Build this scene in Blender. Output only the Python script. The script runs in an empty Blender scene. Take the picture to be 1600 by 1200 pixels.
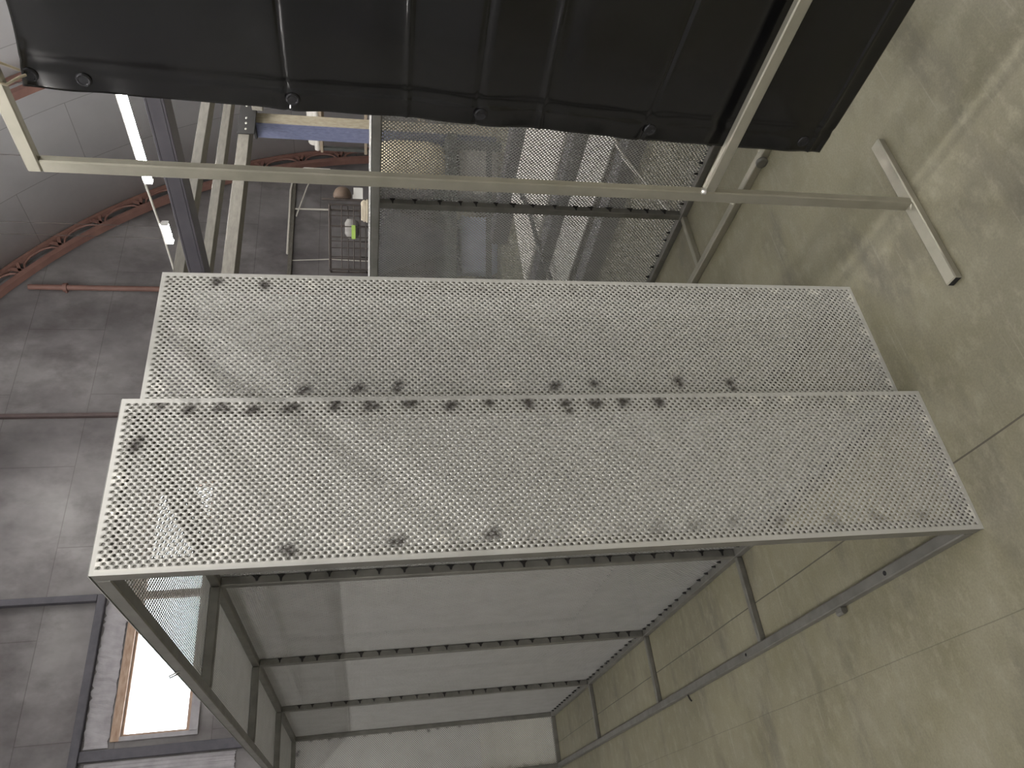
import bpy, math, random
import numpy as np
from mathutils import Vector, Matrix

rnd = random.Random(7)
SC = bpy.context.scene
COL = SC.collection
PI = math.pi

# ------------------------------------------------------------------ camera
cd = bpy.data.cameras.new('camera')
cam = bpy.data.objects.new('camera', cd)
COL.objects.link(cam)
cd.sensor_fit = 'HORIZONTAL'
cd.sensor_width = 36.0
cd.lens = 1170.42 / 1600 * 36.0
cd.clip_start = 0.05
cd.clip_end = 200
YAW, PITCH, ROLL = 0.9963, 0.2006, 0.0070
fw = Vector((math.cos(YAW) * math.cos(PITCH), math.sin(YAW) * math.cos(PITCH), -math.sin(PITCH)))
rt = Vector((math.sin(YAW), -math.cos(YAW), 0))
dn = fw.cross(rt)
rt2 = rt * math.cos(ROLL) + dn * math.sin(ROLL)
dn2 = dn * math.cos(ROLL) - rt * math.sin(ROLL)
# the phone was held on its side: the picture's right is the hall's down
cam.matrix_world = Matrix(((dn2.x, rt2.x, -fw.x, -0.5456),
                           (dn2.y, rt2.y, -fw.y, -1.5087),
                           (dn2.z, rt2.z, -fw.z, 1.4901),
                           (0, 0, 0, 1)))
SC.camera = cam

# ------------------------------------------------------------------ world, exposure
w = bpy.data.worlds.new('sky')
SC.world = w
w.use_nodes = True
bg = w.node_tree.nodes['Background']
bg.inputs['Color'].default_value = (0.86, 0.93, 1.0, 1)
bg.inputs['Strength'].default_value = 9.0
SC.view_settings.view_transform = 'Standard'
SC.view_settings.look = 'None'
SC.view_settings.gamma = 1.0
SC.view_settings.use_curve_mapping = False
SC.view_settings.exposure = 0.05
LAMP = 190.0

# ------------------------------------------------------------------ materials
def rgb(r, g, b):
    f = lambda c: ((c / 255 + 0.055) / 1.055) ** 2.4 if c > 10 else c / 255 / 12.92
    return (f(r), f(g), f(b), 1)

class NT:
    def __init__(s, name):
        s.m = bpy.data.materials.new(name)
        s.m.use_nodes = True
        s.t = s.m.node_tree
        s.b = s.t.nodes['Principled BSDF']
    def n(s, typ, **kw):
        nd = s.t.nodes.new(typ)
        for k, v in kw.items():
            if k in nd.inputs.keys():
                nd.inputs[k].default_value = v
            else:
                setattr(nd, k, v)
        return nd
    def l(s, a, b):
        s.t.links.new(a, b)
    def coord(s, scale=(1, 1, 1), kind='Object'):
        tc = s.n('ShaderNodeTexCoord')
        mp = s.n('ShaderNodeMapping')
        mp.inputs['Scale'].default_value = scale
        s.l(tc.outputs[kind], mp.inputs['Vector'])
        return mp.outputs['Vector']
    def noise(s, vec, scale, detail=4, rough=0.55):
        nz = s.n('ShaderNodeTexNoise')
        nz.inputs['Scale'].default_value = scale
        nz.inputs['Detail'].default_value = detail
        nz.inputs['Roughness'].default_value = rough
        s.l(vec, nz.inputs['Vector'])
        return nz.outputs['Fac']
    def ramp(s, fac, stops):
        r = s.n('ShaderNodeValToRGB')
        e = r.color_ramp.elements
        while len(e) < len(stops):
            e.new(0.5)
        for el, (p, c) in zip(e, stops):
            el.position = p
            el.color = c
        s.l(fac, r.inputs['Fac'])
        return r.outputs['Color']
    def mix(s, fac, a, b, blend='MIX'):
        m = s.n('ShaderNodeMix', data_type='RGBA', blend_type=blend)
        for sock, v in ((m.inputs[0], fac), (m.inputs[6], a), (m.inputs[7], b)):
            if hasattr(v, 'is_output'):
                s.l(v, sock)
            else:
                sock.default_value = v
        return m.outputs[2]
    def math(s, op, a, b=None, c=None):
        m = s.n('ShaderNodeMath', operation=op)
        for i, v in enumerate((a, b, c)):
            if v is None:
                continue
            if hasattr(v, 'is_output'):
                s.l(v, m.inputs[i])
            else:
                m.inputs[i].default_value = v
        return m.outputs[0]
    def set(s, **kw):
        for k, v in kw.items():
            sock = s.b.inputs[k]
            if hasattr(v, 'is_output'):
                s.l(v, sock)
            else:
                sock.default_value = v
    def bump(s, h, strength=0.3, dist=0.01):
        b = s.n('ShaderNodeBump')
        b.inputs['Strength'].default_value = strength
        b.inputs['Distance'].default_value = dist
        s.l(h, b.inputs['Height'])
        s.l(b.outputs['Normal'], s.b.inputs['Normal'])

def simple(name, c1, c2=None, scale=6, rough=0.5, metal=0.0, bump=0.0, stretch=(1, 1, 1)):
    t = NT(name)
    v = t.coord(stretch)
    f = t.noise(v, scale, 5)
    t.set(**{'Base Color': t.ramp(f, [(0.3, c1), (0.7, c2 or c1)]), 'Roughness': rough, 'Metallic': metal})
    if bump:
        t.bump(t.noise(v, scale * 4, 3), bump, 0.004)
    return t.m

def galvanised(name, c_lo, c_hi, metal, rough):
    t = NT(name)
    v = t.coord()
    f = t.noise(v, 9, 6, 0.6)
    base = t.ramp(f, [(0.3, c_lo), (0.7, c_hi)])
    a = t.n('ShaderNodeAttribute', attribute_name='scorch').outputs['Fac']
    b = t.n('ShaderNodeAttribute', attribute_name='zinc').outputs['Fac']
    base = t.mix(b, base, (0.98, 0.97, 0.92, 1))
    base = t.mix(a, base, (0.045, 0.036, 0.034, 1))
    t.set(**{'Base Color': base, 'Metallic': metal, 'Roughness': rough})
    return t.m

M = {}
M['galv'] = galvanised('galvanised_sheet', (0.66, 0.66, 0.635, 1), (0.74, 0.74, 0.715, 1), 0.35, 0.40)
M['galv_dull'] = galvanised('dull_galvanised_sheet', (0.42, 0.42, 0.41, 1), (0.5, 0.5, 0.49, 1), 0.35, 0.5)
M['tube'] = simple('raw_steel_tube', (0.175, 0.17, 0.155, 1), (0.25, 0.245, 0.225, 1), 14, 0.42, 0.5)
M['tube_pale'] = simple('pale_steel_tube', (0.34, 0.33, 0.27, 1), (0.44, 0.42, 0.35, 1), 10, 0.33, 0.55, 0.05)
M['weld'] = simple('burnt_weld', (0.01, 0.01, 0.011, 1), (0.03, 0.027, 0.026, 1), 40, 0.6, 0.2)
M['dark_steel'] = simple('dark_grey_steel', (0.075, 0.07, 0.085, 1), (0.10, 0.095, 0.11, 1), 5, 0.5, 0.2)
M['channel'] = simple('dusty_steel_channel', (0.13, 0.122, 0.105, 1), (0.20, 0.19, 0.165, 1), 12, 0.6, 0.2, 0.0, (1, 4, 4))
M['black_steel'] = simple('black_bracket', (0.006, 0.006, 0.0065, 1), (0.012, 0.011, 0.011, 1), 9, 0.5, 0.1)
M['bolt'] = simple('zinc_bolt', (0.6, 0.59, 0.55, 1), None, 8, 0.3, 0.8)
M['blue'] = simple('blue_paint', (0.10, 0.115, 0.20, 1), (0.17, 0.185, 0.29, 1), 18, 0.5, 0.0, 0.05, (3, 3, 1))
M['post_pale'] = simple('pale_post_tone', (0.30, 0.26, 0.19, 1), (0.42, 0.38, 0.29, 1), 18, 0.6, 0.0, 0.05, (3, 3, 1))
M['rust'] = simple('red_brown_primer', (0.15, 0.078, 0.066, 1), (0.21, 0.115, 0.095, 1), 4, 0.6)
M['rust_dark'] = simple('dark_brown_paint', (0.075, 0.055, 0.055, 1), (0.11, 0.08, 0.08, 1), 6, 0.6)
M['wire'] = simple('rusty_wire', (0.045, 0.037, 0.034, 1), (0.08, 0.066, 0.06, 1), 9, 0.6, 0.3)
M['ball'] = simple('brown_rusty_shell', (0.085, 0.06, 0.045, 1), (0.13, 0.09, 0.065, 1), 10, 0.7)
M['white'] = simple('off_white_paint', (0.62, 0.6, 0.56, 1), (0.72, 0.7, 0.66, 1), 5, 0.6)
M['paper'] = simple('white_paper', (0.62, 0.62, 0.6, 1), (0.66, 0.66, 0.64, 1), 5, 0.8)
M['green_tag'] = simple('yellow_green_tape', (0.28, 0.42, 0.08, 1), (0.34, 0.5, 0.11, 1), 5, 0.6)
M['rope'] = simple('cream_rope', (0.62, 0.55, 0.42, 1), (0.75, 0.68, 0.55, 1), 30, 0.8)
M['cable'] = simple('white_cable', (0.62, 0.6, 0.55, 1), (0.7, 0.68, 0.62, 1), 8, 0.5)
M['carton'] = simple('cardboard', (0.33, 0.20, 0.10, 1), (0.42, 0.27, 0.14, 1), 5, 0.8)
M['plank'] = simple('old_plank', (0.25, 0.2, 0.15, 1), (0.36, 0.3, 0.23, 1), 8, 0.8)
M['sack'] = simple('cream_woven_sack', (0.62, 0.54, 0.36, 1), (0.78, 0.7, 0.5, 1), 12, 0.6, 0, 0.3)
M['lilac'] = simple('grey_lilac_tarp', (0.11, 0.11, 0.135, 1), (0.18, 0.18, 0.215, 1), 5, 0.4, 0, 0.2)
M['bench'] = simple('dark_workbench_steel', (0.05, 0.055, 0.055, 1), (0.08, 0.085, 0.08, 1), 6, 0.6)
M['green_box'] = simple('dark_green_paint', (0.03, 0.055, 0.045, 1), (0.05, 0.08, 0.065, 1), 6, 0.5)
M['blue_pale'] = simple('pale_blue_plastic', (0.45, 0.55, 0.75, 1), (0.6, 0.68, 0.85, 1), 6, 0.5)
M['grey_bag'] = simple('grey_cloth', (0.25, 0.24, 0.23, 1), (0.33, 0.32, 0.31, 1), 9, 0.8)
M['wood_frame'] = simple('old_brown_window_wood', (0.33, 0.21, 0.15, 1), (0.48, 0.36, 0.28, 1), 9, 0.7, 0, 0.1, (1, 1, 4))
M['foam'] = simple('mounting_foam_and_plaster', (0.30, 0.29, 0.31, 1), (0.44, 0.43, 0.46, 1), 5, 0.9, 0, 0.3)
M['stud'] = simple('dark_wall_stud', (0.075, 0.075, 0.09, 1), (0.115, 0.11, 0.13, 1), 7, 0.7)
M['hole_shade'] = simple('painted_hole_shade', (0.012, 0.012, 0.012, 1), None, 4, 0.9)  # flat near-black, standing in for shade inside tube ends and holes
M['housing'] = simple('lamp_housing', (0.5, 0.5, 0.5, 1), None, 4, 0.5)

def make_emit():
    t = NT('led_diffuser')
    t.set(**{'Base Color': (0.9, 0.9, 0.9, 1), 'Emission Color': (1.0, 0.965, 0.915, 1), 'Emission Strength': LAMP})
    return t.m
M['led'] = make_emit()

def make_glass():
    t = NT('window_glass')
    tr = t.n('ShaderNodeBsdfTransparent')
    gl = t.n('ShaderNodeBsdfGlossy')
    gl.inputs['Roughness'].default_value = 0.05
    mx = t.n('ShaderNodeMixShader')
    mx.inputs[0].default_value = 0.06
    t.l(tr.outputs[0], mx.inputs[1])
    t.l(gl.outputs[0], mx.inputs[2])
    t.l(mx.outputs[0], t.t.nodes['Material Output'].inputs['Surface'])
    return t.m
M['glass'] = make_glass()

def make_curtain():
    t = NT('black_rubber_sheet')
    v = t.coord()
    f = t.noise(v, 3, 5)
    t.set(**{'Base Color': t.ramp(f, [(0.3, (0.0035, 0.0035, 0.004, 1)), (0.7, (0.007, 0.007, 0.0075, 1))]),
             'Roughness': t.ramp(t.noise(v, 6, 4), [(0.3, (0.09,) * 3 + (1,)), (0.75, (0.24,) * 3 + (1,))]),
             'Specular IOR Level': 0.5})
    t.bump(t.noise(v, 5, 4), 0.10, 0.012)
    return t.m
M['curtain'] = make_curtain()

def make_floor():
    t = NT('worn_concrete')
    v = t.coord()
    big = t.noise(v, 1.1, 5, 0.6)
    base = t.ramp(big, [(0.28, (0.15, 0.138, 0.088, 1)), (0.5, (0.215, 0.199, 0.13, 1)), (0.72, (0.28, 0.262, 0.182, 1))])
    mid = t.noise(v, 5, 6, 0.65)
    base = t.mix(t.ramp(mid, [(0.40, (0, 0, 0, 1)), (0.72, (0.55, 0.55, 0.55, 1))]), base, (0.32, 0.302, 0.235, 1))
    dk = t.noise(t.coord((0.8, 2.2, 1)), 2.3, 6, 0.6)
    base = t.mix(t.ramp(dk, [(0.52, (0, 0, 0, 1)), (0.70, (0.6, 0.6, 0.6, 1))]), base, (0.11, 0.102, 0.085, 1))
    hv = t.noise(v, 0.42, 3, 0.5)
    base = t.mix(t.ramp(hv, [(0.46, (0, 0, 0, 1)), (0.62, (0.45, 0.45, 0.45, 1))]), base, (0.105, 0.097, 0.072, 1))
    sc2 = t.noise(t.coord((1, 1.6, 1)), 14, 6, 0.7)
    base = t.mix(t.ramp(sc2, [(0.50, (0, 0, 0, 1)), (0.70, (0.5, 0.5, 0.5, 1))]), base, (0.33, 0.312, 0.235, 1))
    # scratches: thin warped stretched noise in two directions
    for rz, sc, col, amt in ((0.5, (2, 60, 1), (0.38, 0.36, 0.30, 1), 0.3), (-0.35, (2.5, 70, 1), (0.38, 0.36, 0.3, 1), 0.3), (1.3, (2.5, 60, 1), (0.13, 0.12, 0.09, 1), 0.22)):
        tc = t.n('ShaderNodeTexCoord')
        mp = t.n('ShaderNodeMapping')
        mp.inputs['Rotation'].default_value = (0, 0, rz)
        mp.inputs['Scale'].default_value = sc
        t.l(tc.outputs['Object'], mp.inputs['Vector'])
        s = t.noise(mp.outputs['Vector'], 1.0, 3, 0.5)
        base = t.mix(t.ramp(s, [(0.66, (0, 0, 0, 1)), (0.74, (amt,) * 3 + (1,))]), base, col)
    # fine grain
    base = t.mix(0.25, base, t.ramp(t.noise(v, 160, 2), [(0.3, (0.6, 0.6, 0.6, 1)), (0.7, (1.25, 1.25, 1.25, 1))]), 'MULTIPLY')
    # saw cuts running along the hall
    sep = t.n('ShaderNodeSeparateXYZ')
    t.l(t.n('ShaderNodeTexCoord').outputs['Object'], sep.inputs[0])
    wob = t.math('MULTIPLY', t.math('SUBTRACT', t.noise(v, 1.7, 2), 0.5), 0.012)
    for x0, wd in ((0.177, 0.0024), (-0.197, 0.0012)):
        d = t.math('ABSOLUTE', t.math('SUBTRACT', t.math('ADD', sep.outputs['X'], wob), x0))
        base = t.mix(t.math('MULTIPLY', t.math('LESS_THAN', d, wd), 0.8 if x0 > 0 else 0.4), base, (0.045, 0.04, 0.03, 1))
    t.set(**{'Base Color': base, 'Roughness': t.ramp(mid, [(0.3, (0.42,) * 3 + (1,)), (0.7, (0.62,) * 3 + (1,))])})
    t.bump(t.noise(v, 60, 4), 0.08, 0.004)
    return t.m
M['floor'] = make_floor()

def make_wall(name, c1, c2, c3):
    t = NT(name)
    v = t.coord((1, 1, 0.7))
    f = t.noise(v, 1.0, 5, 0.6)
    base = t.ramp(f, [(0.34, c1), (0.5, c2), (0.66, c3)])
    g = t.noise(t.coord((1.2, 1, 0.8)), 1.5, 6, 0.62)
    base = t.mix(t.ramp(g, [(0.48, (0, 0, 0, 1)), (0.68, (0.62, 0.62, 0.62, 1))]), base, (0.085, 0.075, 0.077, 1))
    br = t.n('ShaderNodeTexBrick')
    br.inputs['Scale'].default_value = 1.0
    br.inputs['Mortar Size'].default_value = 0.006
    br.inputs['Brick Width'].default_value = 2.45
    br.inputs['Row Height'].default_value = 1.1
    br.inputs['Color1'].default_value = (1, 1, 1, 1)
    br.inputs['Color2'].default_value = (0.86, 0.86, 0.86, 1)
    br.inputs['Mortar'].default_value = (0.66, 0.64, 0.64, 1)
    sep = t.n('ShaderNodeSeparateXYZ')
    t.l(t.n('ShaderNodeTexCoord').outputs['Object'], sep.inputs[0])
    cb = t.n('ShaderNodeCombineXYZ')
    t.l(sep.outputs['X'], cb.inputs[0])
    t.l(sep.outputs['Z'], cb.inputs[1])
    t.l(cb.outputs[0], br.inputs['Vector'])
    base = t.mix(1.0, base, br.outputs['Color'], 'MULTIPLY')
    t.set(**{'Base Color': base, 'Roughness': 0.5, 'Metallic': 0.15})
    t.bump(t.noise(v, 2.2, 3), 0.35, 0.06)
    return t.m
M['wall'] = make_wall('grey_sheet_wall', (0.14, 0.132, 0.136, 1), (0.21, 0.20, 0.205, 1), (0.29, 0.28, 0.285, 1))

AX, AZ, AR = 3.452, 0.333, 8.42
def make_roof():
    t = NT('arched_roof_sheet')
    sep = t.n('ShaderNodeSeparateXYZ')
    t.l(t.n('ShaderNodeTexCoord').outputs['Object'], sep.inputs[0])
    ang = t.math('ARCTAN2', t.math('SUBTRACT', sep.outputs['Z'], AZ), t.math('SUBTRACT', sep.outputs['X'], AX))
    cb = t.n('ShaderNodeCombineXYZ')
    t.l(t.math('MULTIPLY', ang, AR), cb.inputs[0])
    t.l(sep.outputs['Y'], cb.inputs[1])
    br = t.n('ShaderNodeTexBrick')
    br.inputs['Scale'].default_value = 1.0
    br.inputs['Mortar Size'].default_value = 0.006
    br.inputs['Brick Width'].default_value = 2.4
    br.inputs['Row Height'].default_value = 1.1
    br.inputs['Color1'].default_value = (1, 1, 1, 1)
    br.inputs['Color2'].default_value = (0.9, 0.9, 0.9, 1)
    br.inputs['Mortar'].default_value = (0.6, 0.6, 0.6, 1)
    t.l(cb.outputs[0], br.inputs['Vector'])
    f = t.noise(cb.outputs[0], 0.8, 5, 0.6)
    base = t.ramp(f, [(0.3, (0.58, 0.58, 0.60, 1)), (0.7, (0.70, 0.70, 0.72, 1))])
    base = t.mix(1.0, base, br.outputs['Color'], 'MULTIPLY')
    t.set(**{'Base Color': base, 'Roughness': 0.45, 'Metallic': 0.2})
    t.bump(t.noise(cb.outputs[0], 1.8, 3), 0.25, 0.05)
    return t.m
M['roof'] = make_roof()

# ------------------------------------------------------------------ mesh helpers
class MB:
    """collects boxes, tubes and other shapes for ONE mesh object"""
    def __init__(s):
        s.v, s.f, s.mi = [], [], []
        s.smooth = []
    def add(s, vs, fs, mi=0, smooth=False):
        o = len(s.v)
        s.v += [tuple(p) for p in vs]
        s.f += [tuple(i + o for i in f) for f in fs]
        s.mi += [mi] * len(fs)
        s.smooth += [smooth] * len(fs)
        return s
    def box(s, x0, x1, y0, y1, z0, z1, mi=0, bev=0.0):
        if bev <= 0:
            vs = [(x, y, z) for z in (z0, z1) for y in (y0, y1) for x in (x0, x1)]
            s.add(vs, [(0, 2, 3, 1), (4, 5, 7, 6), (0, 1, 5, 4), (2, 6, 7, 3), (0, 4, 6, 2), (1, 3, 7, 5)], mi)
            return s
        # chamfered box: three shrunken face pairs + edge and corner faces through a convex hull of 24 points
        b = min(bev, (x1 - x0) * .45, (y1 - y0) * .45, (z1 - z0) * .45)
        X, Y, Z = (x0, x1), (y0, y1), (z0, z1)
        idx, vs = {}, []
        for i in (0, 1):
            for j in (0, 1):
                for k in (0, 1):
                    sx, sy, sz = (1 - 2 * i) * b, (1 - 2 * j) * b, (1 - 2 * k) * b
                    for ax, p in (('x', (X[i], Y[j] + sy, Z[k] + sz)), ('y', (X[i] + sx, Y[j], Z[k] + sz)), ('z', (X[i] + sx, Y[j] + sy, Z[k]))):
                        idx[ax, i, j, k] = len(vs)
                        vs.append(p)
        F = []
        for i in (0, 1):
            q = [idx['x', i, 0, 0], idx['x', i, 1, 0], idx['x', i, 1, 1], idx['x', i, 0, 1]]
            F.append(q if i else q[::-1])
            q = [idx['y', 0, i, 0], idx['y', 0, i, 1], idx['y', 1, i, 1], idx['y', 1, i, 0]]
            F.append(q if i else q[::-1])
            q = [idx['z', 0, 0, i], idx['z', 1, 0, i], idx['z', 1, 1, i], idx['z', 0, 1, i]]
            F.append(q if i else q[::-1])
        for i in (0, 1):
            for j in (0, 1):
                F.append([idx['x', i, j, 0], idx['x', i, j, 1], idx['y', i, j, 1], idx['y', i, j, 0]])
                F.append([idx['x', i, 0, j], idx['x', i, 1, j], idx['z', i, 1, j], idx['z', i, 0, j]])
                F.append([idx['y', 0, i, j], idx['y', 1, i, j], idx['z', 1, i, j], idx['z', 0, i, j]])
                for k in (0, 1):
                    F.append([idx['x', i, j, k], idx['y', i, j, k], idx['z', i, j, k]])
        s.add(vs, F, mi)
        return s
    def tube(s, pts, r, n=8, mi=0, caps=True):
        pts = [Vector(p) for p in pts]
        rr = r if isinstance(r, (list, tuple)) else [r] * len(pts)
        vs, up = [], None
        for i, p in enumerate(pts):
            d = (pts[min(i + 1, len(pts) - 1)] - pts[max(i - 1, 0)]).normalized()
            if up is None:
                up = Vector((0, 0, 1)) if abs(d.z) < 0.9 else Vector((1, 0, 0))
            a = d.cross(up).normalized()
            up = a.cross(d).normalized()
            for k in range(n):
                t = 2 * PI * k / n
                vs.append(p + (a * math.cos(t) + up * math.sin(t)) * rr[i])
        fs = []
        for i in range(len(pts) - 1):
            for k in range(n):
                k2 = (k + 1) % n
                fs.append((i * n + k, i * n + k2, (i + 1) * n + k2, (i + 1) * n + k))
        s.add(vs, fs, mi, True)
        if caps:
            s.add(vs[:n][::-1], [tuple(range(n))], mi)
            s.add(vs[-n:], [tuple(range(n))], mi)
        return s
    def bar(s, p, q, wa, wb, up=(0, 0, 1), mi=0):
        """rectangular bar from p to q; wa across, wb along `up`"""
        p, q = Vector(p), Vector(q)
        d = (q - p).normalized()
        u = Vector(up)
        a = d.cross(u).normalized()
        b = a.cross(d).normalized()
        vs = []
        for e in (p, q):
            for sa, sb in ((-1, -1), (1, -1), (1, 1), (-1, 1)):
                vs.append(e + a * sa * wa / 2 + b * sb * wb / 2)
        s.add(vs, [(0, 1, 2, 3), (7, 6, 5, 4), (0, 4, 5, 1), (1, 5, 6, 2), (2, 6, 7, 3), (3, 7, 4, 0)], mi)
        return s
    def lathe(s, prof, c=(0, 0, 0), n=24, mi=0, axis='z', sq=(1, 1)):
        vs, fs = [], []
        for r, h in prof:
            for k in range(n):
                t = 2 * PI * k / n
                a, b = r * math.cos(t) * sq[0], r * math.sin(t) * sq[1]
                p = (a, b, h) if axis == 'z' else ((a, h, b) if axis == 'y' else (h, a, b))
                vs.append((p[0] + c[0], p[1] + c[1], p[2] + c[2]))
        m = len(prof)
        for i in range(m - 1):
            for k in range(n):
                k2 = (k + 1) % n
                fs.append((i * n + k, i * n + k2, (i + 1) * n + k2, (i + 1) * n + k))
        s.add(vs, fs, mi, True)
        s.add(vs[:n], [tuple(range(n))[::-1]], mi)
        s.add(vs[-n:], [tuple(range(n))], mi)
        return s
    def build(s, name, mats, parent=None, fix=True):
        me = bpy.data.meshes.new(name)
        me.from_pydata(s.v, [], s.f)
        for m in (mats if isinstance(mats, (list, tuple)) else [mats]):
            me.materials.append(m)
        me.polygons.foreach_set('material_index', s.mi)
        me.polygons.foreach_set('use_smooth', s.smooth)
        if fix:
            import bmesh
            bm = bmesh.new()
            bm.from_mesh(me)
            bmesh.ops.recalc_face_normals(bm, faces=bm.faces)
            bm.to_mesh(me)
            bm.free()
        me.update()
        o = bpy.data.objects.new(name, me)
        COL.objects.link(o)
        if parent is not None:
            o.parent = parent
        return o

def tag(o, label=None, cat=None, group=None, kind=None):
    if label: o['label'] = label
    if cat: o['category'] = cat
    if group: o['group'] = group
    if kind: o['kind'] = kind
    return o

def thing(name, label, cat, loc=(0, 0, 0), rotz=0.0, group=None):
    o = bpy.data.objects.new(name, None)
    COL.objects.link(o)
    o.location = loc
    o.rotation_euler = (0, 0, rotz)
    o.empty_display_size = 0.1
    return tag(o, label, cat, group)

def copy_obj(o, parent=None):
    c = o.copy()
    COL.objects.link(c)
    if parent is not None:
        c.parent = parent
    return c

def perforated(name, W, H, mat, parent=None, pitch=0.016, r=0.0037, th=0.001, mx=0.010, mz=0.008, spots=(), walls=True):
    """a real perforated sheet: x across 0..W, z up 0..H, y 0..th (front face y=0)"""
    hp = pitch / 2
    nc = int((W - 2 * mx) / hp)
    mx = (W - nc * hp) / 2
    nr = int((H - 2 * mz) / pitch)
    mz = (H - nr * pitch) / 2
    cs = []
    for i in range(nc):
        cx = mx + (i + 0.5) * hp
        odd = i % 2
        for j in range(nr - odd):
            cs.append((cx, mz + (j + 0.5 + 0.5 * odd) * pitch))
    cs = np.array(cs)
    N = len(cs)
    a = np.arange(8) * PI / 4
    ring = np.c_[np.cos(a), np.sin(a)] * r
    out = np.array([(1, 0), (1, 1), (0, 1), (-1, 1), (-1, 0), (-1, -1), (0, -1), (1, -1)]) * np.array([hp / 2, pitch / 2])
    # vertices per hole: 8 ring front, 8 out front, 8 ring back, 8 out back
    blk = np.zeros((N, 32, 3))
    for q, (pat, y) in enumerate(((ring, 0), (out, 0), (ring, th), (out, th))):
        blk[:, q * 8:(q + 1) * 8, 0] = cs[:, None, 0] + pat[None, :, 0]
        blk[:, q * 8:(q + 1) * 8, 2] = cs[:, None, 1] + pat[None, :, 1]
        blk[:, q * 8:(q + 1) * 8, 1] = y
    V = blk.reshape(-1, 3)
    k = np.arange(8)
    k2 = (k + 1) % 8
    front = np.c_[k, k2, k2 + 8, k + 8]
    back = np.c_[k + 16, k + 24, k2 + 24, k2 + 16]
    wall = np.c_[k, k + 16, k2 + 16, k2]
    pat = np.concatenate([front, back] + ([wall] if walls else []))
    F = (pat[None] + (np.arange(N) * 32)[:, None, None]).reshape(-1, 4)
    # rims and half cells
    rects = [(0, W, 0, mz), (0, W, H - mz, H), (0, mx, mz, H - mz), (W - mx, W, mz, H - mz)]
    for i in range(1, nc, 2):
        x = mx + i * hp
        rects += [(x, x + hp, mz, mz + hp), (x, x + hp, H - mz - hp, H - mz)]
    ev, ef = [], []
    for x0, x1, z0, z1 in rects:
        o = len(V) + len(ev)
        ev += [(x0, 0, z0), (x1, 0, z0), (x1, 0, z1), (x0, 0, z1), (x0, th, z0), (x1, th, z0), (x1, th, z1), (x0, th, z1)]
        ef += [(o, o + 1, o + 2, o + 3), (o + 7, o + 6, o + 5, o + 4)]
    o = len(V) + len(ev)
    ev += [(0, 0, 0), (W, 0, 0), (W, 0, H), (0, 0, H), (0, th, 0), (W, th, 0), (W, th, H), (0, th, H)]
    ef += [(o, o + 4, o + 5, o + 1), (o + 1, o + 5, o + 6, o + 2), (o + 2, o + 6, o + 7, o + 3), (o + 3, o + 7, o + 4, o)]
    V = np.concatenate([V, np.array(ev, float)])
    F = np.concatenate([F, np.array(ef)])
    me = bpy.data.meshes.new(name)
    me.vertices.add(len(V))
    me.vertices.foreach_set('co', V.astype(np.float32).ravel())
    me.loops.add(len(F) * 4)
    me.loops.foreach_set('vertex_index', F.astype(np.int32).ravel())
    me.polygons.add(len(F))
    me.polygons.foreach_set('loop_start', (np.arange(len(F)) * 4).astype(np.int32))
    if spots is not None and len(spots):
        rs = np.random.RandomState(3)
        sc = np.zeros(len(V)); zn = np.zeros(len(V))
        for x, z, b in spots:
            for q in range(3):
                dx, dz = rs.normal(0, 0.0055, 2)
                rr = rs.uniform(0.009, 0.013)
                g = np.exp(-(((V[:, 0] - x - dx) / rr) ** 2 + ((V[:, 2] - z - dz) / (rr * 1.1)) ** 2))
                if b < 0.8: sc = np.maximum(sc, g * (0.96 if b < .2 else 0.36))
                if b > 0.35: zn = np.maximum(zn, g * (1.0 if b > .8 else .5))
        for nm, arr in (('scorch', sc), ('zinc', zn)):
            at = me.attributes.new(nm, 'FLOAT', 'POINT')
            at.data.foreach_set('value', arr.astype(np.float32))
    me.materials.append(mat)
    me.update(calc_edges=True)
    ob = bpy.data.objects.new(name, me)
    COL.objects.link(ob)
    if parent is not None:
        ob.parent = parent
    return ob

# ------------------------------------------------------------------ the hall
FX0, FX1, FY0, FY1 = -5.2, 12.1, -8.0, 9.0
tag(MB().box(FX0, FX1, FY0, FY1 + 0.2, -0.2, 0).build('floor', M['floor']), kind='structure')

def vault():
    mb = MB()
    n = 72
    a0 = -math.asin(AZ / AR) - 0.002
    vs, fs = [], []
    for i in range(n + 1):
        t = a0 + (PI - 2 * a0) * i / n
        for r in (AR, AR + 0.12):
            for y in (FY0 - 0.1, FY1 + 0.1):
                vs.append((AX + r * math.cos(t), y, AZ + r * math.sin(t)))
    for i in range(n):
        a, b = i * 4, i * 4 + 4
        fs += [(a, a + 1, b + 1, b), (a + 2, b + 2, b + 3, a + 3), (a, b, b + 2, a + 2), (a + 1, a + 3, b + 3, b + 1)]
    mb.add(vs, fs, 0, True)
    o = mb.build('ceiling', M['roof'])
    return tag(o, kind='structure')
vault()

WX0, WX1, WZ0, WZ1 = 1.23, 4.62, 3.56, 4.35
wb = MB()
for x0, x1, z0, z1 in ((FX0, WX0, 0, 9.0), (WX1, FX1, 0, 9.0), (WX0, WX1, 0, WZ0), (WX0, WX1, WZ1, 9.0)):
    wb.box(x0, x1, FY1, FY1 + 0.18, z0, z1)
tag(wb.build('wall_back', M['wall']), kind='structure')
tag(MB().box(FX0, FX1, FY0 - 0.18, FY0, 0, 9.0).build('wall_front', M['wall']), kind='structure')

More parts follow.
